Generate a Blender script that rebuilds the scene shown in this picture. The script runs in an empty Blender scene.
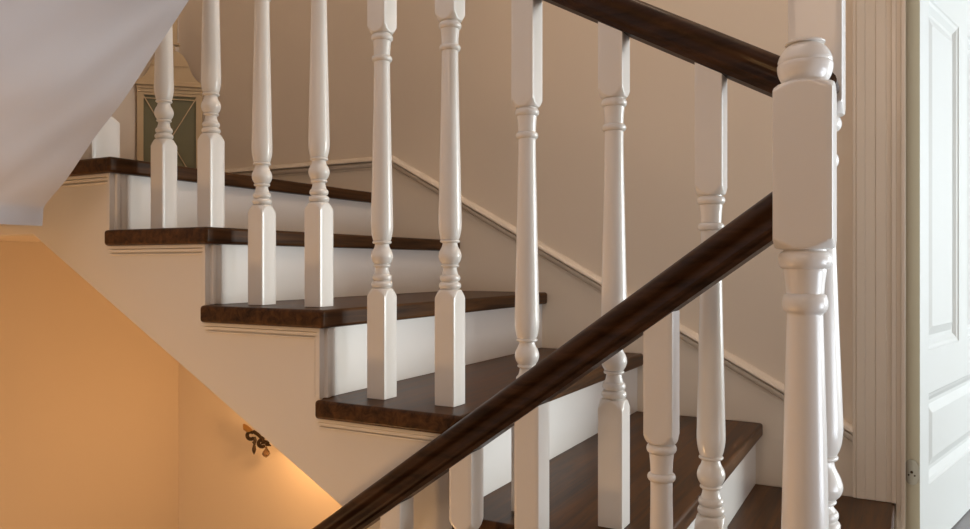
import bpy, bmesh, math, random
from math import sin, cos, pi, sqrt, atan2, radians
from mathutils import Vector, Matrix

random.seed(4)
SC = bpy.context.scene
COL = SC.collection
H0 = 0.765          # the eye stands this high above the lower landing; z = 0 is that landing


def P(u, v, h):
    """u: along the flight (up-going), v: across towards the wall, h: height from the eye."""
    return Vector((-u, v, h + H0))


# ------------------------------------------------------------------ materials
def new_mat(name):
    m = bpy.data.materials.new(name)
    m.use_nodes = True
    nt = m.node_tree
    b = nt.nodes['Principled BSDF']
    return m, nt, b


def paint(name, col, rough=0.4, coat=0.0, bump=0.02, scale=60.0, var=0.03):
    m, nt, b = new_mat(name)
    tc = nt.nodes.new('ShaderNodeTexCoord')
    n = nt.nodes.new('ShaderNodeTexNoise')
    n.inputs['Scale'].default_value = scale
    n.inputs['Detail'].default_value = 4
    nt.links.new(tc.outputs['Object'], n.inputs['Vector'])
    r = nt.nodes.new('ShaderNodeValToRGB')
    r.color_ramp.elements[0].color = (*[c * (1 - var) for c in col], 1)
    r.color_ramp.elements[1].color = (*[min(1, c * (1 + var)) for c in col], 1)
    n2 = nt.nodes.new('ShaderNodeTexNoise')
    n2.inputs['Scale'].default_value = 3.0
    nt.links.new(tc.outputs['Object'], n2.inputs['Vector'])
    nt.links.new(n2.outputs['Fac'], r.inputs['Fac'])
    nt.links.new(r.outputs['Color'], b.inputs['Base Color'])
    bp = nt.nodes.new('ShaderNodeBump')
    bp.inputs['Strength'].default_value = bump
    bp.inputs['Distance'].default_value = 0.002
    nt.links.new(n.outputs['Fac'], bp.inputs['Height'])
    nt.links.new(bp.outputs['Normal'], b.inputs['Normal'])
    b.inputs['Roughness'].default_value = rough
    b.inputs['Coat Weight'].default_value = coat
    b.inputs['Coat Roughness'].default_value = 0.12
    return m


def wood(name, dark, light, scale, rot=(0, 0, 0), rough=0.28, coat=0.35):
    m, nt, b = new_mat(name)
    tc = nt.nodes.new('ShaderNodeTexCoord')
    mp = nt.nodes.new('ShaderNodeMapping')
    mp.inputs['Scale'].default_value = scale
    mp.inputs['Rotation'].default_value = rot
    nt.links.new(tc.outputs['Object'], mp.inputs['Vector'])
    n = nt.nodes.new('ShaderNodeTexNoise')
    n.inputs['Scale'].default_value = 1.0
    n.inputs['Detail'].default_value = 7
    n.inputs['Roughness'].default_value = 0.62
    n.inputs['Distortion'].default_value = 0.6
    nt.links.new(mp.outputs['Vector'], n.inputs['Vector'])
    r = nt.nodes.new('ShaderNodeValToRGB')
    e = r.color_ramp.elements
    e[0].position = 0.30
    e[0].color = (*dark, 1)
    e[1].position = 0.72
    e[1].color = (*light, 1)
    nt.links.new(n.outputs['Fac'], r.inputs['Fac'])
    nt.links.new(r.outputs['Color'], b.inputs['Base Color'])
    bp = nt.nodes.new('ShaderNodeBump')
    bp.inputs['Strength'].default_value = 0.12
    bp.inputs['Distance'].default_value = 0.001
    nt.links.new(n.outputs['Fac'], bp.inputs['Height'])
    nt.links.new(bp.outputs['Normal'], b.inputs['Normal'])
    rr = nt.nodes.new('ShaderNodeMapRange')
    rr.inputs['To Min'].default_value = rough - 0.06
    rr.inputs['To Max'].default_value = rough + 0.10
    nt.links.new(n.outputs['Fac'], rr.inputs['Value'])
    nt.links.new(rr.outputs['Result'], b.inputs['Roughness'])
    b.inputs['Coat Weight'].default_value = coat
    b.inputs['Coat Roughness'].default_value = 0.07
    b.inputs['Specular IOR Level'].default_value = 0.14
    return m


M_WHITE = paint('white_gloss_paint', (0.80, 0.765, 0.72), 0.32, 0.35, 0.015, 90, 0.01)
M_WALL = paint('cream_wall_paint', (0.77, 0.67, 0.55), 0.6, 0.0, 0.05, 220, 0.02)
M_PLASTER = paint('white_plaster', (0.72, 0.73, 0.79), 0.65, 0.0, 0.03, 160, 0.015)
M_TRIM = paint('cream_trim_paint', (0.77, 0.68, 0.565), 0.38, 0.2, 0.015, 90, 0.01)
M_DOOR = paint('white_door_paint', (0.74, 0.77, 0.77), 0.6, 0.0, 0.015, 90, 0.01)
M_DOOREDGE = paint('door_edge_paint', (0.62, 0.60, 0.48), 0.45, 0.1, 0.015, 90, 0.01)
M_TREAD = wood('dark_tread_wood', (0.016, 0.0065, 0.0022), (0.125, 0.053, 0.0175), (62, 3.0, 62), rough=0.38, coat=0.06)
M_RAIL = wood('dark_rail_wood', (0.014, 0.006, 0.0028), (0.070, 0.031, 0.0135), (2.6, 40, 40), rot=(0, radians(-29), 0), rough=0.48, coat=0.05)
M_RAIL2 = wood('dark_rail_wood_lower', (0.014, 0.006, 0.0028), (0.070, 0.031, 0.0135), (2.6, 40, 40), rot=(0, radians(36), 0), rough=0.38, coat=0.12)
M_CAB = paint('cream_cabinet_paint', (0.62, 0.46, 0.27), 0.45, 0.1, 0.03, 60, 0.05)
M_CARPET = paint('grey_carpet', (0.36, 0.36, 0.37), 0.95, 0.0, 0.8, 700, 0.12)


def metal(name, col, rough, met=1.0):
    m, nt, b = new_mat(name)
    b.inputs['Base Color'].default_value = (*col, 1)
    b.inputs['Metallic'].default_value = met
    n = nt.nodes.new('ShaderNodeTexNoise')
    n.inputs['Scale'].default_value = 80
    rr = nt.nodes.new('ShaderNodeMapRange')
    rr.inputs['To Min'].default_value = rough * 0.8
    rr.inputs['To Max'].default_value = rough * 1.2
    nt.links.new(n.outputs['Fac'], rr.inputs['Value'])
    nt.links.new(rr.outputs['Result'], b.inputs['Roughness'])
    return m


M_IRON = metal('dark_bronze', (0.045, 0.025, 0.012), 0.45, 0.6)
M_NICKEL = metal('satin_nickel', (0.46, 0.45, 0.41), 0.42)
M_GOLD = metal('aged_gilt', (0.55, 0.33, 0.12), 0.4)
mg, ntg, bg = new_mat('cabinet_glass')
bg.inputs['Base Color'].default_value = (0.30, 0.28, 0.16, 1)
bg.inputs['Roughness'].default_value = 0.12
bg.inputs['Transmission Weight'].default_value = 0.35
M_GLASS = mg
mc, ntc, bc = new_mat('amber_crystal')
bc.inputs['Base Color'].default_value = (0.22, 0.13, 0.06, 1)
bc.inputs['Roughness'].default_value = 0.08
bc.inputs['Transmission Weight'].default_value = 0.6
M_CRYSTAL = mc
mb, ntb, bb = new_mat('candle_bulb_glow')
bb.inputs['Base Color'].default_value = (1, 0.8, 0.5, 1)
bb.inputs['Emission Color'].default_value = (1, 0.62, 0.28, 1)
bb.inputs['Emission Strength'].default_value = 12
M_BULB = mb


# ------------------------------------------------------------------ helpers
def empty(name, loc, label=None, cat=None, group=None):
    o = bpy.data.objects.new(name, None)
    o.empty_display_size = 0.05
    o.location = loc
    COL.objects.link(o)
    tag(o, label, cat, group)
    return o


def tag(o, label=None, cat=None, group=None, kind=None):
    if label: o['label'] = label
    if cat: o['category'] = cat
    if group: o['group'] = group
    if kind: o['kind'] = kind
    return o


def link(name, bm, mat, parent=None, loc=None, smooth=False, angle=35, bevel=0.0, bseg=2):
    """bm holds WORLD coordinates when loc is None and the parent is given: they are moved into the parent's frame."""
    bmesh.ops.remove_doubles(bm, verts=bm.verts, dist=1e-6)
    bmesh.ops.recalc_face_normals(bm, faces=bm.faces)
    if parent is not None and loc is None:
        bmesh.ops.translate(bm, verts=bm.verts, vec=-Vector(parent['_w']) if '_w' in parent else -parent.location)
    if smooth:
        ang = radians(angle)
        for f in bm.faces: f.smooth = True
        for e in bm.edges:
            if len(e.link_faces) == 2 and e.calc_face_angle(0) > ang: e.smooth = False
    me = bpy.data.meshes.new(name)
    bm.to_mesh(me)
    bm.free()
    o = bpy.data.objects.new(name, me)
    me.materials.append(mat)
    COL.objects.link(o)
    if parent is not None:
        o.parent = parent
    if loc is not None:
        o.location = loc
    if bevel > 0:
        b = o.modifiers.new('edge', 'BEVEL')
        b.width = bevel
        b.segments = bseg
        b.limit_method = 'ANGLE'
        b.angle_limit = radians(40)
        b.harden_normals = True
        for p in me.polygons: p.use_smooth = True
    return o


def box(bm, u0, u1, v0, v1, h0, h1):
    c = [bm.verts.new(P(u, v, h)) for u in (u0, u1) for v in (v0, v1) for h in (h0, h1)]
    for f in ((0, 1, 3, 2), (4, 6, 7, 5), (0, 4, 5, 1), (2, 3, 7, 6), (0, 2, 6, 4), (1, 5, 7, 3)):
        bm.faces.new([c[i] for i in f])


def prism(bm, poly, v0, v1):
    """poly of (u,h), extruded over v."""
    a = [bm.verts.new(P(u, v0, h)) for u, h in poly]
    b = [bm.verts.new(P(u, v1, h)) for u, h in poly]
    n = len(poly)
    bm.faces.new(a)
    bm.faces.new(b[::-1])
    for i in range(n):
        bm.faces.new([a[i], a[(i + 1) % n], b[(i + 1) % n], b[i]])


def rings(bm, rs, closed=True, caps=True):
    vs = [[bm.verts.new(p) for p in r] for r in rs]
    for a, b in zip(vs, vs[1:]):
        n = len(a)
        for i in range(n if closed else n - 1):
            bm.faces.new([a[i], a[(i + 1) % n], b[(i + 1) % n], b[i]])
    if caps and closed:
        bm.faces.new(vs[0][::-1])
        bm.faces.new(vs[-1])


def tube(bm, pts, r, n=10, taper=None):
    pts = [Vector(p) for p in pts]
    out = []
    ref = None
    for i, p in enumerate(pts):
        t = (pts[min(i + 1, len(pts) - 1)] - pts[max(i - 1, 0)]).normalized()
        if ref is None:
            ref = t.orthogonal().normalized()
        ref = (ref - t * ref.dot(t)).normalized()
        b = t.cross(ref)
        rr = taper(i / (len(pts) - 1)) * r if taper else r
        out.append([p + (ref * cos(2 * pi * k / n) + b * sin(2 * pi * k / n)) * rr for k in range(n)])
    rings(bm, out)


# turned posts: a square blank cut by a lathe; radius = min(square, lathe profile)
NSEG = 64


def sq(theta, half, rc):
    """radius of a square of half-width `half` with slightly eased corners."""
    c, s = abs(cos(theta)), abs(sin(theta))
    r = half / max(c, s)
    return min(r, (2 * half - rc) / (c + s) if (c + s) > 0 else r)


def turned(bm, prof, half, top_slope=0.0, seg=NSEG, rc=0.0016, k=1.0):
    prof = [(z_, R_ * k if R_ < 0.5 else R_) for z_, R_ in prof]
    out = []
    for i, (z, R) in enumerate(prof):
        ring = []
        for k in range(seg):
            th = 2 * pi * (k + 0.0) / seg
            r = min(R, sq(th, half, rc))
            x, y = r * cos(th), r * sin(th)
            zz = z + (top_slope * x if (i == len(prof) - 1 and top_slope) else 0)
            ring.append(Vector((x, y, zz)))
        out.append(ring)
    rings(bm, out)


def bead(z, h, r, r0, n=7):
    """half-round bead centred on z, total height h, from radius r0 out to r."""
    return [(z - h / 2 * cos(pi * i / n), r0 + (r - r0) * sin(pi * i / n)) for i in range(n + 1)]


def smooth_curve(pts, n=6):
    out = []
    q = [pts[0]] + list(pts) + [pts[-1]]
    for i in range(1, len(q) - 2):
        for k in range(n):
            t = k / n
            a, b, c, d = q[i - 1], q[i], q[i + 1], q[i + 2]
            out.append(tuple(0.5 * ((2 * b[j]) + (-a[j] + c[j]) * t + (2 * a[j] - 5 * b[j] + 4 * c[j] - d[j]) * t * t
                                    + (-a[j] + 3 * b[j] - 3 * c[j] + d[j]) * t ** 3) for j in range(2)))
    out.append(pts[-1])
    return out


BIG = 1.0
HB = 0.0206   # half width of a baluster
DB = HB * 1.39


def shoulder(z0, z1, half, up):
    """lathe cut running from the corners of the square (half*1.42) to the middle of its faces."""
    d2 = (half * 1.39) ** 2
    c2 = (half * 0.985) ** 2
    n = 9
    pts = []
    for i in range(n + 1):
        t = i / n
        k = (1 - t) if up else t
        pts.append((z0 + (z1 - z0) * t, sqrt(c2 + (d2 - c2) * k)))
    return pts


BASE_PROF = [(0, BIG), (0.188, BIG)] + shoulder(0.190, 0.2055, HB, True) + [(0.2065, 0.0175)]
SHAFT_PROF = ([(0.2065, 0.0160)] + bead(0.2135, 0.0125, 0.0200, 0.0152) + bead(0.2268, 0.0120, 0.0186, 0.0146)
              + smooth_curve([(0.2332, 0.0150), (0.239, 0.0132), (0.2455, 0.0122)], 4)
              + bead(0.2490, 0.0058, 0.0166, 0.0128, 5)
              + smooth_curve([(0.2522, 0.0150), (0.2585, 0.0188), (0.2665, 0.0207), (0.275, 0.0190), (0.283, 0.0148), (0.2895, 0.0132)], 5)
              + bead(0.2930, 0.0060, 0.0182, 0.0140, 5)
              + smooth_curve([(0.2960, 0.0162), (0.303, 0.0184), (0.314, 0.0204), (0.326, 0.0210), (0.345, 0.0206), (0.40, 0.0194),
                              (0.50, 0.0172), (0.60, 0.0152), (0.633, 0.0150)], 6)
              + bead(0.6400, 0.0115, 0.0193, 0.0146) + smooth_curve([(0.6460, 0.0150), (0.659, 0.0156), (0.6725, 0.0168)], 4)
              + bead(0.6795, 0.0125, 0.0206, 0.0160) + [(0.6870, 0.0160)])
TOP_PROF0 = [(0.6870, 0.0175)] + shoulder(0.6880, 0.7020, HB, False) + [(0.703, BIG)]

BAL_GROUP = {}


def baluster(u, v, h, top_h, slope, label, group, dz=0.0):
    root = empty('baluster', P(u, v, h), label, 'baluster', group)
    L = top_h - h
    bm = bmesh.new(); turned(bm, [(z_ - (dz if z_ > 0.1 else 0), r_) for z_, r_ in BASE_PROF], HB)
    link('base_block', bm, M_WHITE, root, loc=(0, 0, 0), smooth=True, angle=32)
    z1 = 0.6870
    bm = bmesh.new(); turned(bm, [(z_ - dz, r_) for z_, r_ in SHAFT_PROF], 0.5, rc=0.0)
    link('turned_shaft', bm, M_WHITE, root, loc=(0, 0, 0), smooth=True, angle=50)
    bm = bmesh.new(); turned(bm, [(z_ - dz, r_) for z_, r_ in TOP_PROF0] + [(L - 0.0015, BIG)], HB, top_slope=slope)
    link('top_block', bm, M_WHITE, root, loc=(0, 0, 0), smooth=True, angle=32)
    return root


# ------------------------------------------------------------------ stair geometry
RISE, RUN = 0.17, 0.3065
VW = 2.104                     # back wall
VT, VS = 1.082, 1.108          # ends of the treads, face of the stringer
VB = 1.165                     # line of upper balusters
UN = {6: 0.0115, 5: 0.316, 4: 0.637, 3: 0.934, 2: 1.240, 1: 1.549}
HT = {7: -0.765, 6: -0.579, 5: -0.417, 4: -0.252, 3: -0.084, 2: 0.0775, 1: 0.2425}     # tread tops
TH = 0.035
OV = 0.018                     # nosing overhang
SL = RISE / RUN


def uline(x, v):
    k = (x - 485.0) / 758.0
    z = v / (0.877 + 0.48 * k)
    return -0.877 * k * z + 0.48 * z


stair = empty('staircase', P(0.8, 1.6, HT[7]), 'white painted staircase with dark stained treads rising leftwards along the wall', 'staircase')


def tread_mesh(bm, u0, u1, v0, v1, htop, th, r=0.011):
    """board with a rounded nosing on its low-u edge and on its low-v end."""
    box(bm, u0, u1, v0, v1, htop - th, htop)


for n in range(2, 7):
    bm = bmesh.new()
    u0 = UN[n]
    u1 = UN[n - 1] + OV + 0.016
    # main board up to the next riser plus the return that runs a little past the riser at the open end
    poly = [(u0, VT), (u1 - 0.013, VT), (u1 - 0.013, VS - 0.001), (u1, VS + 0.004), (u1, VW - 0.0015), (u0, VW - 0.0015)]
    a = [bm.verts.new(P(u, v, HT[n])) for u, v in poly]
    b = [bm.verts.new(P(u, v, HT[n] - TH)) for u, v in poly]
    bm.faces.new(a); bm.faces.new(b[::-1])
    for i in range(len(poly)):
        bm.faces.new([a[i], b[i], b[(i + 1) % len(poly)], a[(i + 1) % len(poly)]])
    link('tread', bm, M_TREAD, stair, bevel=0.007, bseg=3)

# risers
for n in range(1, 7):
    bm = bmesh.new()
    box(bm, UN[n] + OV, UN[n] + OV + 0.02, VS, VW - 0.0015, HT[n + 1] + 0.0005, HT[n] - TH)
    r = link('riser', bm, M_WHITE, stair)
# corner bead and a low flat strip at the open end of each riser
for n in range(1, 6):
    bm = bmesh.new()
    box(bm, UN[n] + OV - 0.009, UN[n] + OV + 0.003, VS - 0.0005, VS + 0.010, HT[n + 1] + 0.0005, HT[n] - TH)
    box(bm, UN[n] + OV - 0.005, UN[n] + OV + 0.003, VS + 0.0125, VS + 0.027, HT[n + 1] + 0.0005, HT[n] - TH)
    link('corner_bead', bm, M_WHITE, stair, bevel=0.0025)

# stringer with the sawtooth top and the straight lower edge
_ua, _ub = uline(62, VS), uline(341, VS)
_ha, _hb = [(264.5 - y_) / 758.0 * VS / (0.877 + 0.48 * (x_ - 485.0) / 758.0) for x_, y_ in ((62, 260.5), (341, 505.6))]
SBS = (_ha - _hb) / (_ua - _ub)
SB = lambda u: _hb + SBS * (u - _ub)
HBOT = 0.074
UBOT = _ub + (HBOT - _hb) / SBS
poly = []
for n in range(6, 1, -1):
    poly += [(UN[n] + OV + 0.006, HT[n + 1] - TH), (UN[n] + OV + 0.006, HT[n] - TH), (UN[n - 1] + OV + 0.006, HT[n] - TH)]
poly += [(UN[1] + OV + 0.006, HT[1] - TH), (2.56, HT[1] - TH), (2.56, HBOT), (UBOT, HBOT), (UN[6] + OV + 0.006, SB(UN[6] + OV))]
# drop duplicates
clean = []
for p in poly:
    if not clean or (abs(p[0] - clean[-1][0]) + abs(p[1] - clean[-1][1])) > 1e-5: clean.append(p)
bm = bmesh.new()
prism(bm, clean, VS, VS + 0.045)
link('stringer', bm, M_WHITE, stair, bevel=0.004)
# plaster underside of the flight
bm = bmesh.new()
prism(bm, [(UN[6] + OV, SB(UN[6] + OV) + 0.004), (UBOT - 0.01, SB(UBOT - 0.01) + 0.004), (UBOT - 0.01, SB(UBOT - 0.01) + 0.04), (UN[6] + OV, SB(UN[6] + OV) + 0.04)], VS + 0.046, VW - 0.003)
link('underside', bm, M_PLASTER, stair)


# mitred mouldings on the stringer face: under every tread end and down beside the riser below
for n in range(1, 6):
    bm = bmesh.new()
    ub = UN[n] + OV                       # line of riser n
    top = HT[n] - TH
    uend = UN[n - 1] + OV + 0.010 if n > 1 else 1.86
    bot = HT[n + 1]
    for (o0, o1, pr) in ((0.0, 0.0075, 0.013), (0.0088, 0.0155, 0.008), (0.0185, 0.0215, 0.005)):
        prism(bm, [(ub + o0, bot), (ub + o0, top - o0), (uend, top - o0), (uend, top - o1), (ub + o1, top - o1), (ub + o1, bot)], VS - pr, VS + 0.001)
    link('tread_moulding', bm, M_WHITE, stair, bevel=0.0012, bseg=2)

# ------------------------------------------------------------------ landing at the top
bm = bmesh.new()
box(bm, UN[1], 2.568, VT, VW - 0.0015, HT[1] - TH, HT[1])
o = link('landing_board', bm, M_TREAD, stair, bevel=0.007, bseg=3)
bm = bmesh.new()
box(bm, 1.672, 2.57, -1.4, 0.985, 0.100, HT[1])
box(bm, 1.88, 2.57, 0.985, VS - 0.012, 0.100, HT[1] - TH - 0.002)
box(bm, 1.88, 2.57, VS + 0.047, VW, 0.076, HT[1] - TH - 0.002)
tag(link('ceiling_landing', bm, M_TRIM), kind='structure')

# ------------------------------------------------------------------ soffit of the flight above
def edge_point(x, y, v):
    k = (x - 485.0) / 758.0
    return (uline(x, v), (264.5 - y) / 758.0 * v / (0.877 + 0.48 * k))


prof = [edge_point(x_, y_, 1.0) for x_, y_ in ((42.3, 226), (43, 216), (43.3, 209), (45.5, 204.5))]
prof += smooth_curve([edge_point(x_, y_, 1.0) for x_, y_ in ((50, 199), (68.5, 176.5), (94.5, 138), (125, 98), (156, 50), (189, 0))]
                     + [(1.08, 0.612), (0.96, 0.737), (0.80, 0.905), (0.60, 1.10), (0.35, 1.32), (0.05, 1.55), (-0.3, 1.80), (-0.7, 2.05)], 5)
bm = bmesh.new()
NV = 220
V0s, V1s = 1.0, -1.4
grid = []
for j in range(NV + 1):
    v = V0s + (V1s - V0s) * j / NV
    d = V0s - v
    row = []
    for (u, h) in prof:
        fade = min(1, max(0, (h - 0.12) / 0.25))
        ph = d - 0.28 * (u - 1.2)
        rip = fade * (0.0042 * sin(ph * 2 * pi / 0.10 + 0.6) * min(1, d / 0.03) * math.exp(-d / 0.16) + 0.010 * sin(ph * 2 * pi / 0.42) * math.exp(-d / 0.5) * min(1, d / 0.05) + 0.05 * (d * d) / (0.6 + d))
        row.append(bm.verts.new(P(u + 0.03 * fade * 0 , v, h - rip * 0.6)))
    grid.append(row)
for a, b in zip(grid, grid[1:]):
    for i in range(len(prof) - 1):
        bm.faces.new([a[i], a[i + 1], b[i + 1], b[i]])
# close the body of the flight above: side towards the well and top
topv = [[bm.verts.new(P(u, v, h + 0.26 + 0.10 * max(0, 0))) for (u, h) in prof] for v in (V0s, V1s)]
for i in range(len(prof) - 1):
    bm.faces.new([grid[0][i + 1], grid[0][i], topv[0][i], topv[0][i + 1]])
    bm.faces.new([topv[0][i + 1], topv[0][i], topv[1][i], topv[1][i + 1]])
o = link('ceiling_soffit', bm, M_PLASTER, smooth=True, angle=50)
tag(o, kind='structure')

# ------------------------------------------------------------------ walls, floors
UL = 2.57
ZB, ZT = -2.9, 2.7
DU0, DU1, DH = -0.0115, -1.75, 1.30       # doorway in the back wall (u range, top)
bm = bmesh.new()
box(bm, DU0 + 0.012, UL + 0.12, VW, VW + 0.12, ZB, ZT)
box(bm, -2.6, DU1, VW, VW + 0.12, -0.765, ZT)
box(bm, DU1, DU0 + 0.012, VW, VW + 0.12, DH, ZT)
tag(link('wall_back', bm, M_WALL), kind='structure')
bm = bmesh.new()
box(bm, UL, UL + 0.12, -1.6, VW, ZB, ZT)
tag(link('wall_left', bm, M_WALL), kind='structure')
bm = bmesh.new()
box(bm, -2.6, UL + 0.12, -1.6, VW + 0.12, ZT, ZT + 0.1)
tag(link('ceiling', bm, M_PLASTER), kind='structure')
bm = bmesh.new()
box(bm, -2.6, UN[6] + OV + 0.0, -1.6, VW, -0.765 - 0.2, -0.765)
box(bm, UN[6] + OV, 0.20, -1.6, 1.07, -0.765 - 0.2, -0.765)
tag(link('floor', bm, M_TREAD), kind='structure')
bm = bmesh.new()
box(bm, -2.6, UL, -1.6, VW, ZB - 0.1, ZB)
tag(link('floor_lower', bm, M_TREAD), kind='structure')
# the flight going down in front, below the picture's lower edge
bm = bmesh.new()
poly = [(0.20, -0.966), (0.20, -0.935)]
uu, hh = 0.20, -0.935
for k in range(7):
    poly += [(uu + 0.233, hh), (uu + 0.233, hh - RISE)]
    uu += 0.233
    hh -= RISE
poly += [(uu + 0.02, hh), (uu + 0.02, hh - 0.22), (0.20, -1.20)]
prism(bm, poly, -0.5, 1.07)
tag(link('floor_flight_down', bm, M_TREAD), kind='structure')

# room behind the doorway
bm = bmesh.new()
box(bm, -8.2, 0.5, VW + 0.12, 7.4, -0.765 - 0.1, -0.765)
box(bm, DU1 - 0.0, DU0 + 0.012, VW, VW + 0.12, -0.765 - 0.1, -0.765)
tag(link('floor_carpet', bm, M_CARPET), kind='structure')
bm = bmesh.new()
box(bm, -8.2, 0.5, 7.4, 7.5, -0.865, ZT)
tag(link('wall_far', bm, M_PLASTER), kind='structure')
bm = bmesh.new()
box(bm, -8.2, 0.5, VW + 0.12, 7.4, 2.0, 2.1)
tag(link('ceiling_room', bm, M_PLASTER), kind='structure')

# door casing on the stair side
bm = bmesh.new()
CU = uline(853, VW)
casing_parts = [(CU, 0.0, 0.018), ]
w = CU - DU0
for (a, b, t) in ((0.0, 0.07, 0.0150), (0.07, 0.24, 0.0165), (0.24, 0.44, 0.0158), (0.44, 0.64, 0.0166), (0.64, 0.74, 0.0158),
                  (0.74, 0.83, 0.0190), (0.83, 0.92, 0.0170), (0.92, 1.0, 0.0215)):
    hb = HT[6] + 0.0005 if (CU - a * w) > UN[6] + 0.002 and (CU - b * w) > UN[6] - 0.03 else -0.765
    box(bm, CU - a * w, CU - b * w, VW - t, VW, hb, DH + 0.09)
for (a, b, t) in ((0.0, 0.10, 0.014), (0.10, 0.76, 0.017), (0.76, 0.86, 0.024), (0.86, 0.94, 0.019), (0.94, 1.0, 0.028)):
    box(bm, DU1 - w * (1 - a), DU1 - w * (1 - b), VW - t, VW, -0.765, DH + 0.09)
    box(bm, DU1, DU0, VW - t, VW, DH + (1 - b) * 0.09, DH + (1 - a) * 0.09)
tag(link('trim_1', bm, M_TRIM, bevel=0.0012), kind='structure')
# jamb lining of the doorway
bm = bmesh.new()
box(bm, DU0, DU0 + 0.012, VW, VW + 0.12, -0.765, DH)
box(bm, DU1 - 0.012, DU1, VW, VW + 0.12, -0.765, DH)
box(bm, DU1, DU0, VW, VW + 0.12, DH - 0.012, DH)
tag(link('trim_2', bm, M_TRIM), kind='structure')

# sloping skirting cap on the back wall
KU, KH = 1.508, 0.370
SK = 0.548
CAPP = [(0.0, 0.0), (0.0, 0.005), (0.0045, 0.0125), (0.0110, 0.0185), (0.0165, 0.0200), (0.0180, 0.0180), (0.0185, 0.0050), (0.0225, 0.0050), (0.0230, 0.0135), (0.0250, 0.0145),
        (0.0310, 0.0130), (0.0355, 0.0105), (0.0360, 0.0045), (0.0385, 0.0045), (0.0390, 0.0070), (0.0430, 0.0065), (0.0440, 0.0)]
f = lambda u: KH + SK * (u - KU) if u < KU else KH
bm = bmesh.new()
rings(bm, [[P(u_, VW - t_, f(u_) - d_ * k_) for d_, t_ in CAPP] for u_, k_ in ((CU, 1.1), (KU, 1.0), (UL, 1.0))])
tag(link('baseboard_back', bm, M_TRIM), kind='structure')
bm = bmesh.new()
# flat of the wall string under the cap, a hair proud of the wall
poly = [(CU, f(CU) - 0.04), (KU, KH - 0.04), (UL, KH - 0.04), (UL, HT[1])]
saw = []
for n in range(1, 7):
    saw += [(UN[n] + OV, HT[n]), (UN[n] + OV, HT[n + 1])]
poly += [(UN[1] + OV, HT[1])]
for n in range(2, 7):
    poly += [(UN[n - 1] + OV, HT[n]), (max(UN[n] + OV, CU if n == 6 else -9), HT[n])]
prism(bm, poly, VW - 0.004, VW)
tag(link('trim_3', bm, M_TRIM), kind='structure')

# ------------------------------------------------------------------ door leaf hinged on the left jamb, standing open into the next room
def from_cam(X, Z):
    return (-0.877 * X + 0.48 * Z, 0.48 * X + 0.877 * Z)   # (u, v)


door = empty('door_1', P(*from_cam(1.111, 1.936), -0.765))
tag(door, 'open white panelled door with a hinge plate on its edge', 'door', kind='structure')
du = (-0.877 * 0.686 + 0.48 * 0.727, 0.48 * 0.686 + 0.877 * 0.727)     # along the leaf (u,v)
# local frame: x along the leaf, y out of the back (thickness), z up
ang = atan2(du[1], -du[0])
door.rotation_euler = (0, 0, ang)
LW, LH, LT = 0.95, 2.02, 0.036


def lbox(bm, x0, x1, y0, y1, z0, z1):
    c = [bm.verts.new((x, y, z)) for x in (x0, x1) for y in (y0, y1) for z in (z0, z1)]
    for f_ in ((0, 1, 3, 2), (4, 6, 7, 5), (0, 4, 5, 1), (2, 3, 7, 6), (0, 2, 6, 4), (1, 5, 7, 3)):
        bm.faces.new([c[i] for i in f_])


def inset_panel(bm, x0, x1, z0, z1, y, s):
    """moulded, raised panel on the face at y (s = outward sign)."""
    def ring(i, d):
        return [bm.verts.new((x0 + i, y + s * d, z0 + i)), bm.verts.new((x1 - i, y + s * d, z0 + i)),
                bm.verts.new((x1 - i, y + s * d, z1 - i)), bm.verts.new((x0 + i, y + s * d, z1 - i))]
    rs = [ring(0, 0.0), ring(0.004, -0.003), ring(0.012, -0.005), ring(0.026, -0.013), ring(0.036, -0.013), ring(0.060, -0.005)]
    for a, b in zip(rs, rs[1:]):
        for k in range(4):
            bm.faces.new([a[k], a[(k + 1) % 4], b[(k + 1) % 4], b[k]])
    bm.faces.new(rs[-1])


# the leaf: frame members with open fields, panels fill them
xs = [0, 0.085, 0.43, 0.54, 0.865, LW]
zs = [0.006, 0.185, 0.425, 0.538, 1.470, 1.585, 1.90, LH]
bm = bmesh.new()
for (x0, x1) in ((xs[0], xs[1]), (xs[2], xs[3]), (xs[4], xs[5])):
    lbox(bm, x0, x1, 0, LT, zs[0] if x0 != xs[2] else zs[2], zs[7])
lbox(bm, xs[2], xs[3], 0, LT, zs[0], zs[1])
for (z0, z1) in ((zs[0], zs[1]), (zs[2], zs[3]), (zs[4], zs[5]), (zs[6], zs[7])):
    for (x0, x1) in ((xs[1], xs[2]), (xs[3], xs[4])):
        lbox(bm, x0, x1, 0, LT, z0, z1)
link('door_leaf', bm, M_DOOR, door, loc=(0, 0, 0))
for (z0, z1) in ((zs[1], zs[2]), (zs[3], zs[4]), (zs[5], zs[6])):
    for (x0, x1) in (((xs[1], xs[2]), (xs[3], xs[4])) if z0 != zs[1] else ((xs[1], xs[4]),)):
        bm = bmesh.new()
        inset_panel(bm, x0, x1, z0, z1, 0.0, -1)
        inset_panel(bm, x0, x1, z0, z1, LT, 1)
        link('door_panel', bm, M_DOOR, door, loc=(0, 0, 0))
bm = bmesh.new()
lbox(bm, -0.0012, -0.0002, 0.0, LT, zs[0], LH)
link('hinge_edge', bm, M_DOOREDGE, door, loc=(0, 0, 0))
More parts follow.
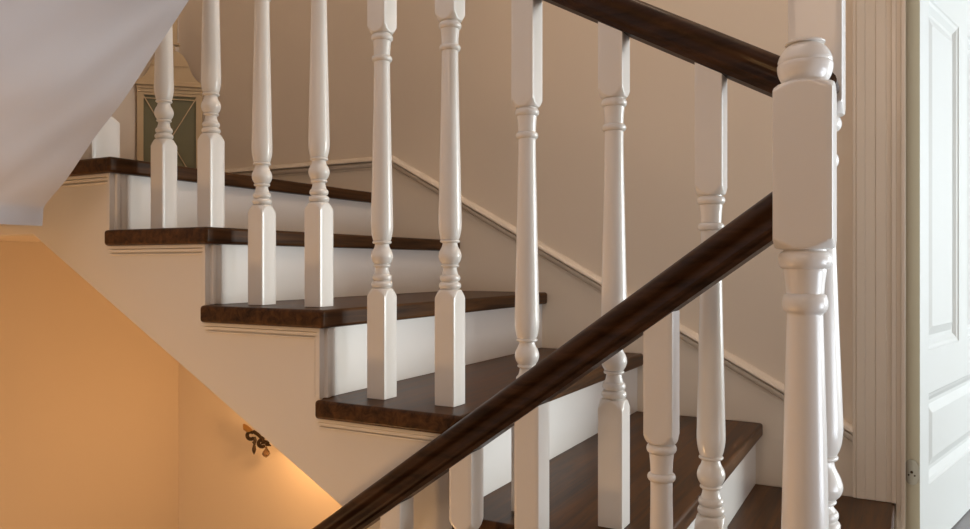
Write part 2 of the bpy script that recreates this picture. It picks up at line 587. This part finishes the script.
# rounded hinge plate with its screws on the edge
bm = bmesh.new()
hz = 0.232
out = []
for xx in (-0.0013, -0.0038):
    ring = []
    for k in range(40):
        t = 2 * pi * k / 40
        c, s = cos(t), sin(t)
        ring.append(Vector((xx, LT / 2 + 0.0172 * (abs(c) ** 0.75) * (1 if c >= 0 else -1), hz + 0.0325 * (abs(s) ** 0.85) * (1 if s >= 0 else -1))))
    out.append(ring)
rings(bm, out)
hp = link('hinge_plate', bm, M_NICKEL, door, loc=(0, 0, 0), smooth=True, angle=40)
hp['label'] = 'satin nickel oval hinge plate'
for (yy, zz, rr, mt) in ((LT / 2, hz + 0.0, 0.0035, M_IRON), (LT / 2 - 0.007, hz - 0.008, 0.0022, M_IRON), (LT / 2 + 0.007, hz - 0.008, 0.0022, M_IRON),
                         (LT / 2, hz + 0.018, 0.0026, M_NICKEL), (LT / 2, hz - 0.020, 0.0026, M_NICKEL)):
    bm = bmesh.new()
    rings(bm, [[Vector((xx, yy + rr * cos(2 * pi * k / 14), zz + rr * sin(2 * pi * k / 14))) for k in range(14)] for xx in (-0.0037, -0.0046)])
    so = link('screw', bm, mt, hp, loc=(0, 0, 0))

# ------------------------------------------------------------------ handrails
RAILP = [(-0.0215, 0.0), (-0.0215, 0.006), (-0.0235, 0.0075), (-0.0262, 0.010), (-0.0268, 0.0135), (-0.0250, 0.0165), (-0.0232, 0.0195), (-0.0228, 0.0235),
         (-0.0240, 0.0270), (-0.0272, 0.0300), (-0.0298, 0.0335), (-0.0305, 0.0380), (-0.0290, 0.0425), (-0.0250, 0.0470), (-0.0180, 0.0503),
         (-0.0090, 0.0520), (0, 0.0525)]
RAILP = RAILP + [(-x, y) for x, y in RAILP[-2::-1]]


def rail(name, mat, pts, v, label):
    """pts: (u, underside height, local vertical stretch)."""
    bm = bmesh.new()
    rings(bm, [[P(u, v + w_, h + y * k) for (w_, y) in RAILP] for (u, h, k) in pts])
    root_o = link(name, bm, mat, smooth=True, angle=28)
    c = Vector(P(*(pts[0][0], v, pts[0][1])))
    root_o.data.transform(Matrix.Translation(-c))
    root_o.location = c
    tag(root_o, label, 'handrail')
    return root_o


VL = 1.04
U_under = lambda u: 0.3345 + SL * (u - 0.324)
L_under = lambda u: 0.031 - 0.73 * (u - 0.1417)
kU = 1 / cos(math.atan(SL))
kL = 1 / cos(math.atan(0.73))
NB_U, NF_U = uline(817, VB), uline(804.9, VL)
HN = 0.0349
rail('handrail', M_RAIL, [(NB_U + HN, U_under(NB_U + HN), kU * 1.02), (1.662, U_under(1.662), kU * 1.02)], VB,
     'dark brown handrail sloping up left along the upper row of balusters')
rail('handrail', M_RAIL2, [(NF_U + HN, L_under(NF_U + HN), kL), (1.30, L_under(1.30), kL)], VL,
     'dark brown handrail in front, sloping down left from the ball-topped newel post')
# short piece linking the two newel posts
bm = bmesh.new()
rings(bm, [[P(NB_U - 0.001 + w_, vv, 0.199 + y * 1.06) for (w_, y) in RAILP] for vv in (VL + HN, VB - HN)])
o = link('handrail', bm, M_RAIL, smooth=True, angle=28)
c = P(NB_U, VL + HN, 0.199)
o.data.transform(Matrix.Translation(-c)); o.location = c
tag(o, 'short dark handrail stub behind the ball-topped newel post', 'handrail')

# ------------------------------------------------------------------ newel posts
root = empty('newel_post', P(NF_U, VL, -0.765), 'stout white newel post with a ball top in front of everything', 'newel post', 'newel posts')
px = 0.00127
z = lambda y: 0.765 + (264 - y) * px      # picture height to height above the landing, on this post
# base and vase (below the picture), shaft, beads
bm = bmesh.new(); turned(bm, [(0, BIG), (0.188, BIG)] + shoulder(0.190, 0.207, HN, True) + [(0.209, 0.030)], HN, rc=0.0022)
link('base_block', bm, M_WHITE, root, loc=(0, 0, 0), smooth=True, angle=32)
bm = bmesh.new()
turned(bm, [(0.209, 0.027)] + bead(0.220, 0.020, 0.0330, 0.0275) + bead(0.2415, 0.018, 0.0305, 0.026)
       + smooth_curve([(0.252, 0.0265), (0.262, 0.0225), (0.272, 0.0205)], 4) + bead(0.277, 0.009, 0.0265, 0.022, 5)
       + smooth_curve([(0.2825, 0.025), (0.293, 0.0315), (0.306, 0.0345), (0.322, 0.0315), (0.337, 0.0245), (0.347, 0.0225)], 6)
       + bead(0.352, 0.009, 0.029, 0.024, 5)
       + smooth_curve([(0.357, 0.0270), (0.368, 0.0290), (0.384, 0.0306), (0.405, 0.0310), (0.44, 0.0300), (z(450), 0.0280), (z(380), 0.0256), (z(330), 0.0237), (z(314), 0.0231)], 6)
       + bead(z(302.5), 19 * px, 0.0298, 0.0240) + smooth_curve([(z(292), 0.0243), (z(282), 0.0256), (z(270), 0.0278)], 5)
       + bead(z(259.5), 18 * px, 0.0350, 0.0275) + [(z(249), 0.0275)], 0.5, rc=0, k=0.925)
link('turned_shaft', bm, M_WHITE, root, loc=(0, 0, 0), smooth=True, angle=50)
bm = bmesh.new()
turned(bm, [(z(249), 0.029)] + shoulder(z(248), z(238), HN, False) + [(z(237), BIG), (z(95), BIG)] + shoulder(z(94), z(84.5), HN, True) + [(z(84), 0.029)], HN, rc=0.0022)
link('upper_block', bm, M_WHITE, root, loc=(0, 0, 0), smooth=True, angle=32)
bm = bmesh.new()
zc, rb, rbz = z(66.3), 0.0332, 0.0338
pr = [(z(84), 0.0255), (z(83), 0.0275), (z(82), 0.0275)]
for k in range(25):
    a = -0.88 + (0.98 + 0.88) * k / 24
    rr = rb * cos(a)
    if abs(zc + rbz * sin(a) - z(62)) < 0.0012: rr -= 0.0012
    pr.append((zc + rbz * sin(a), rr))
zt_ = pr[-1][0]
pr += [(zt_ + 0.0004, 0.0238), (zt_ + 0.0024, 0.0238), (zt_ + 0.0042, 0.0212), (zt_ + 0.0047, 0.010)]
turned(bm, pr, 0.5, rc=0)
link('ball_finial', bm, M_WHITE, root, loc=(0, 0, 0), smooth=True, angle=40)

root = empty('newel_post', P(NB_U, VB, HT[6] + 0.0008), 'taller white newel post mostly hidden behind the ball-topped one', 'newel post', 'newel posts')
q = 0.0014
z = lambda y: 0.595 + (264 - y) * q
bm = bmesh.new(); turned(bm, [(0, BIG), (0.183, BIG)] + shoulder(0.185, 0.2015, HN, True) + [(0.2035, 0.030)], HN, rc=0.0022)
link('base_block', bm, M_WHITE, root, loc=(0, 0, 0), smooth=True, angle=32)
bm = bmesh.new()
turned(bm, [(0.2035, 0.027)] + bead(0.2115, 0.014, 0.0330, 0.0275) + bead(0.2265, 0.013, 0.0305, 0.026)
       + smooth_curve([(0.2335, 0.0265), (0.238, 0.0235), (0.242, 0.0225)], 4) + bead(0.2455, 0.006, 0.0275, 0.0235, 5)
       + smooth_curve([(0.2490, 0.0260), (0.2560, 0.0330), (z(499), 0.0362), (0.279, 0.0330), (0.294, 0.0255), (0.303, 0.0238)], 6)
       + bead(0.3075, 0.008, 0.030, 0.025, 5)
       + smooth_curve([(0.312, 0.0280), (0.325, 0.0335), (0.345, 0.0362), (0.37, 0.0358), (0.45, 0.0325), (0.55, 0.0285), (0.66, 0.0248), (z(180), 0.0240)], 6)
       + bead(z(172), 15 * q, 0.0305, 0.0240) + smooth_curve([(z(163), 0.0243), (z(154), 0.0256), (z(144), 0.0275)], 5)
       + bead(z(135.5), 14 * q, 0.0345, 0.0275) + [(z(127.5), 0.0275)], 0.5, rc=0, k=0.925)
link('turned_shaft', bm, M_WHITE, root, loc=(0, 0, 0), smooth=True, angle=50)
bm = bmesh.new()
turned(bm, [(z(127.5), 0.029)] + shoulder(z(127), z(116), HN, False) + [(z(115), BIG), (1.55, BIG)] + shoulder(1.552, 1.562, HN, True) + [(1.564, 0.02)], HN, rc=0.0022)
link('upper_block', bm, M_WHITE, root, loc=(0, 0, 0), smooth=True, angle=32)

# landing newel, seen just past the soffit's edge
LU = 1.716
HL = 0.0378
root = empty('newel_post', P(LU, VB, HT[1] + 0.0008), 'white square newel base standing on the top landing beside the sloping soffit', 'newel post', 'newel posts')
bm = bmesh.new(); turned(bm, [(0, BIG), (0.100, BIG)] + shoulder(0.102, 0.117, HL, True) + [(0.119, 0.030)], HL, rc=0.0022)
link('base_block', bm, M_WHITE, root, loc=(0, 0, 0), smooth=True, angle=32)
bm = bmesh.new()
turned(bm, [(0.119, 0.027)] + bead(0.129, 0.018, 0.0340, 0.0275) + bead(0.148, 0.016, 0.0310, 0.026)
       + smooth_curve([(0.157, 0.0265), (0.166, 0.0225), (0.175, 0.0215)], 4)
       + smooth_curve([(0.177, 0.025), (0.19, 0.033), (0.21, 0.036), (0.23, 0.030), (0.25, 0.024), (0.262, 0.028), (0.29, 0.034), (0.45, 0.029), (0.70, 0.024), (0.72, 0.030)], 6), 0.5, rc=0)
link('turned_shaft', bm, M_WHITE, root, loc=(0, 0, 0), smooth=True, angle=50)
bm = bmesh.new()
turned(bm, [(0.72, 0.029)] + shoulder(0.722, 0.737, HL, False) + [(0.738, BIG), (0.93, BIG), (0.935, 0.03)], HL, rc=0.0022)
link('upper_block', bm, M_WHITE, root, loc=(0, 0, 0), smooth=True, angle=32)

# ------------------------------------------------------------------ balusters
UP = [(711, 6, 'upper-flight white baluster nearest the ball-topped newel, on the fifth step below the landing'),
      (614, 5, 'white turned baluster, right one of the pair on the fourth step below the landing'),
      (527, 5, 'white turned baluster, left one of the pair on the fourth step below the landing'),
      (450, 4, 'white turned baluster, right one of the pair on the third step below the landing'),
      (382, 4, 'white turned baluster, left one of the pair on the third step below the landing'),
      (319, 3, 'white turned baluster, right one of the pair on the second step below the landing'),
      (262, 3, 'white turned baluster, left one of the pair on the second step below the landing'),
      (211, 2, 'white turned baluster, right one of the pair on the first step below the landing'),
      (164, 2, 'white turned baluster whose top meets the sloping soffit, on the first step below landing')]
for x, n, lab in UP:
    u = uline(x, VB)
    baluster(u, VB, HT[n] + 0.0008, U_under(u), -SL, lab, 'balusters of the upper flight', dz=0.005 if n >= 5 else 0.0)
LOW = [(661.5, -0.935, 'white baluster under the front handrail, nearest the ball-topped newel post'),
       (532, -1.105, 'white square baluster top under the front handrail, second from the ball-topped newel'),
       (466.5, -1.105, 'white square baluster top under the front handrail, third from the ball-topped newel'),
       (397, -1.275, 'lowest white baluster top under the front handrail, at the bottom edge')]
for x, h, lab in LOW:
    u = uline(x, VL)
    baluster(u, VL, h + 0.0008, L_under(u), 0.73, lab, 'balusters under the front handrail')

# ------------------------------------------------------------------ corner display cabinet on the landing
cab = empty('display_cabinet', P(*from_cam(-1.2175, 2.93), HT[1]), 'cream display cabinet with arched top and latticed glass door in the landing corner', 'cabinet')
fx = from_cam(0.96, 0.281)
a = atan2(fx[1], -fx[0])
cab.rotation_euler = (0, 0, a)       # local x along the face (to the right), y into the corner, z up
CW, CH = 0.1175, 0.418               # half width, height of the cornice underside
bm = bmesh.new()
# body: shallow back, sides and floor behind the door
for (z0, z1) in ((0.0, 0.02), (CH - 0.02, CH)):
    pts = [(-CW + 0.004, 0.012), (CW - 0.004, 0.012), (0.05, 0.075), (-0.05, 0.075)]
    v0 = [bm.verts.new((x, y, z0)) for x, y in pts]; v1 = [bm.verts.new((x, y, z1)) for x, y in pts]
    bm.faces.new(v0[::-1]); bm.faces.new(v1)
    for i in range(4): bm.faces.new([v0[i], v0[(i + 1) % 4], v1[(i + 1) % 4], v1[i]])
for (pa, pb) in (((-CW + 0.004, 0.012), (-0.05, 0.075)), ((-0.05, 0.075), (0.05, 0.075)), ((0.05, 0.075), (CW - 0.004, 0.012))):
    d = Vector((pb[0] - pa[0], pb[1] - pa[1], 0)).normalized()
    nrm = Vector((-d.y, d.x, 0)) * -0.006
    c4 = [Vector((pa[0], pa[1], 0.02)), Vector((pb[0], pb[1], 0.02)), Vector((pb[0], pb[1], 0.02)) + nrm, Vector((pa[0], pa[1], 0.02)) + nrm]
    v0 = [bm.verts.new(p) for p in c4]; v1 = [bm.verts.new(p + Vector((0, 0, CH - 0.04))) for p in c4]
    bm.faces.new(v0[::-1]); bm.faces.new(v1)
    for i in range(4): bm.faces.new([v0[i], v0[(i + 1) % 4], v1[(i + 1) % 4], v1[i]])
link('body', bm, M_CAB, cab, loc=(0, 0, 0))
bm = bmesh.new()
S = 0.021
lbox(bm, -CW, -CW + S, -0.004, 0.012, 0, CH); lbox(bm, CW - S, CW, -0.004, 0.012, 0, CH)
lbox(bm, -CW + S, CW - S, -0.004, 0.012, 0, 0.07); lbox(bm, -CW + S, CW - S, -0.004, 0.012, CH - 0.010, CH)
dr = link('door', bm, M_CAB, cab, loc=(0, 0, 0), bevel=0.002)
bm = bmesh.new()
gx, g0, g1 = CW - S, 0.07, CH - 0.010
lbox(bm, -gx, gx, 0.004, 0.007, g0, g1)
link('glass_pane', bm, M_GLASS, dr, loc=(0, 0, 0))
bm = bmesh.new()
for s in (-1, 1):
    tube(bm, [(-gx * s, -0.001, g1), (gx * s, -0.001, g0)], 0.0022, 6)
    tube(bm, [(gx * s, -0.001, g0), (gx * s, -0.001, g1)], 0.0025, 6)
tube(bm, [(-gx, -0.001, g1 - 0.012), (gx, -0.001, g1 - 0.012)], 0.0025, 6)
link('lattice', bm, M_CAB, dr, loc=(0, 0, 0))
bm = bmesh.new()
for (z0, z1, p_) in ((CH, CH + 0.014, 0.006), (CH + 0.014, CH + 0.026, 0.010), (CH + 0.026, CH + 0.034, 0.018), (CH + 0.034, CH + 0.046, 0.012)):
    lbox(bm, -CW + 0.002 - p_ * 0.3, CW - 0.002 + p_ * 0.3, -p_, 0.012, z0, z1)
link('cornice', bm, M_CAB, cab, loc=(0, 0, 0), bevel=0.002)
bm = bmesh.new()
half = smooth_curve([(0.0, 0.168), (0.022, 0.165), (0.044, 0.152), (0.062, 0.126), (0.074, 0.094), (0.086, 0.070), (0.104, 0.052), (0.115, 0.046)], 5)
outl = [(x, CH + y) for x, y in half]
outl = [(-x, z_) for x, z_ in outl[:0:-1]] + outl
fr = [bm.verts.new((x, -0.004, z_)) for x, z_ in outl] + [bm.verts.new((0.115, -0.004, CH + 0.044)), bm.verts.new((-0.115, -0.004, CH + 0.044))]
bk = [bm.verts.new((v.co.x, 0.012, v.co.z)) for v in fr]
bm.faces.new(fr); bm.faces.new(bk[::-1])
for i in range(len(fr)): bm.faces.new([fr[i], fr[(i + 1) % len(fr)], bk[(i + 1) % len(bk)], bk[i]])
lbox(bm, -0.070, 0.066, -0.008, -0.004, CH + 0.105, CH + 0.109)
link('pediment', bm, M_CAB, cab, loc=(0, 0, 0))
bm = bmesh.new()
lbox(bm, -0.018, 0.018, -0.010, 0.012, CH + 0.168, CH + 0.186)
lbox(bm, -0.034, 0.036, -0.016, 0.016, CH + 0.186, CH + 0.195)
lbox(bm, -0.024, 0.026, -0.012, 0.014, CH + 0.195, CH + 0.33)
lbox(bm, -0.032, 0.034, -0.016, 0.016, CH + 0.33, CH + 0.342)
link('finial', bm, M_CAB, cab, loc=(0, 0, 0), bevel=0.002)

# ------------------------------------------------------------------ wall sconce below the flight
def pix(x, y, v):
    k = (x - 485.0) / 758.0
    zz = v / (0.877 + 0.48 * k)
    u, _ = from_cam(k * zz, zz)
    return P(u, v, (264 - y) / 758.0 * zz)


VSC = 2.03
sc0 = pix(281, 428, VW - 0.012)
scn = empty('wall_sconce', sc0, 'bronze scrolled wall lamp with crystal drops glowing under the stair', 'wall lamp')
D = lambda x, y, v=VSC: pix(x, y, v)
bm = bmesh.new()
rings(bm, [[sc0 + Vector((r_ * cos(2 * pi * k / 24), yy, 1.35 * r_ * sin(2 * pi * k / 24))) for k in range(24)]
           for (r_, yy) in ((0.04, 0.0115), (0.04, 0.004), (0.03, -0.004), (0.012, -0.008))])
link('backplate', bm, M_IRON, scn, smooth=True)


def spiral(cx, cy, r0, r1, a0, a1, v=VSC, n=26):
    return [D(cx + (r0 + (r1 - r0) * i / n) * cos(a0 + (a1 - a0) * i / n), cy - (r0 + (r1 - r0) * i / n) * sin(a0 + (a1 - a0) * i / n), v) for i in range(n + 1)]


bm = bmesh.new()
tube(bm, [sc0 + Vector((0, -0.006, 0)), D(279, 431, 2.06), D(272, 437, VSC), D(268, 441)], 0.0072, 8)
tube(bm, spiral(262, 442.6, 3.6, 3.4, -1.0, -5.2) + [D(262, 442.5), D(265.5, 441.4)], 0.0068, 8)
tube(bm, [D(275, 425), D(268, 433), D(262, 438), D(258, 434), D(253.5, 431)], 0.0066, 8)
tube(bm, spiral(250.8, 434.8, 3.4, 3.8, 0.9, 5.4), 0.0068, 8)
tube(bm, [D(254, 436.5), D(255.2, 440), D(254.6, 443), D(253.5, 441)], 0.0060, 8)
link('scroll_arm', bm, M_IRON, scn, smooth=True)
bm = bmesh.new()
tube(bm, [D(243.5, 423.5), D(245.5, 427), D(249, 429.6), D(253.5, 431.5)], 0.0080, 8, taper=lambda t: 0.35 + 1.1 * sin(pi * min(1, t * 1.05)) ** 0.8 if t < 0.95 else 0.3)
l1 = link('leaf', bm, M_GOLD, scn, smooth=True)
bm = bmesh.new()
tube(bm, [D(264, 442.5), D(267, 443.6), D(271, 445.3)], 0.0075, 8, taper=lambda t: 0.2 + 0.9 * sin(pi * t))
link('leaf', bm, M_IRON, scn, smooth=True)


def drop(cx, y0, y1, w_, mat):
    bm = bmesh.new()
    c0, c1 = D(cx, y0), D(cx - 0.3, y1)
    n = 12
    rs = []
    for (t, r_) in ((0, 0.22), (0.2, 0.32), (0.48, 0.85), (0.66, 1.0), (0.86, 0.62), (1.0, 0.12)):
        c = c0.lerp(c1, t)
        rs.append([c + Vector((w_ * r_ * cos(2 * pi * k / n), w_ * r_ * sin(2 * pi * k / n), 0)) for k in range(n)])
    rings(bm, rs)
    return link('crystal_drop', bm, mat, scn)


drop(254.3, 440, 454, 0.0078, M_IRON)
drop(266.3, 446, 457, 0.0150, M_CRYSTAL)
bm = bmesh.new()
bc_ = D(287, 424, 2.03)
rings(bm, [[bc_ + Vector((r_ * cos(2 * pi * k / 14), r_ * sin(2 * pi * k / 14), zz)) for k in range(14)] for (zz, r_) in
           ((-0.065, 0.006), (-0.062, 0.022), (-0.055, 0.024), (-0.052, 0.012), (-0.012, 0.011), (-0.010, 0.009))])
tube(bm, [sc0 + Vector((0, -0.006, 0)), bc_ + Vector((-0.012, 0.0, -0.075)), bc_ + Vector((0, 0, -0.063))], 0.005, 8)
link('candle_cup', bm, M_IRON, scn, smooth=True)
bm = bmesh.new()
rings(bm, [[bc_ + Vector((r_ * cos(2 * pi * k / 14), r_ * sin(2 * pi * k / 14), zz)) for k in range(14)] for (zz, r_) in
           ((-0.009, 0.008), (0.004, 0.014), (0.018, 0.016), (0.034, 0.010), (0.048, 0.003))])
link('bulb', bm, M_BULB, scn, smooth=True)

# ------------------------------------------------------------------ lights
def light(kind, name, loc, col, energy, **kw):
    l = bpy.data.lights.new(name, kind)
    l.color = col
    l.energy = energy
    for k_, v_ in kw.items(): setattr(l, k_, v_)
    o = bpy.data.objects.new(name, l)
    o.location = loc
    COL.objects.link(o)
    return o


def aim(o, target):
    o.rotation_euler = (Vector(target) - o.location).to_track_quat('-Z', 'Y').to_euler()


WARM = (1.0, 0.52, 0.20)
l = light('AREA', 'window_daylight', P(-6.4, 6.0, 0.4), (0.93, 1.0, 0.99), 385, shape='RECTANGLE', size=2.6, size_y=2.2)
aim(l, P(0.6, 1.6, 0.1))
l = light('AREA', 'soffit_fill', P(-1.8, 1.22, -0.5), (0.80, 0.89, 1.0), 14, shape='RECTANGLE', size=1.0, size_y=0.9, spread=radians(110))  # added cool fill that brightens the soffit; no window stands here
aim(l, P(0.85, 0.3, 0.95))
l = light('POINT', 'stair_ceiling_lamp', P(0.25, 1.4, 2.1), (1.0, 0.74, 0.52), 26.0, shadow_soft_size=0.16)
l = light('POINT', 'sconce_light', D(290, 438, 1.93), WARM, 4.6, shadow_soft_size=0.03)
l = light('POINT', 'lower_hall_light', P(1.75, 0.2, -1.35), (1.0, 0.58, 0.26), 28.0, shadow_soft_size=0.10)
l = light('POINT', 'landing_lamp', P(1.9, 0.2, 1.6), (1.0, 0.62, 0.30), 2.0, shadow_soft_size=0.12)
l = light('AREA', 'hall_lamp', P(0.2, -1.1, 1.2), (1.0, 0.72, 0.52), 6, shape='DISK', size=0.7)
aim(l, P(0.7, 1.6, -0.1))

w_ = bpy.data.worlds.new('hall_ambient')
SC.world = w_
w_.use_nodes = True
bgn = w_.node_tree.nodes['Background']
bgn.inputs['Color'].default_value = (1.0, 0.69, 0.455, 1)
bgn.inputs['Strength'].default_value = 0.285

# ------------------------------------------------------------------ camera
cam = bpy.data.cameras.new('camera')
cam.sensor_width = 36
cam.lens = 758.0 / 970.0 * 36.0
cam.clip_start = 0.02
co = bpy.data.objects.new('camera', cam)
co.location = (0, 0, H0)
co.rotation_euler = (radians(90), 0, atan2(0.48, 0.877))
COL.objects.link(co)
SC.camera = co
SC.view_settings.view_transform = 'Standard'
SC.view_settings.look = 'None'
SC.view_settings.gamma = 1
SC.view_settings.exposure = 0.10
SC.view_settings.use_curve_mapping = False
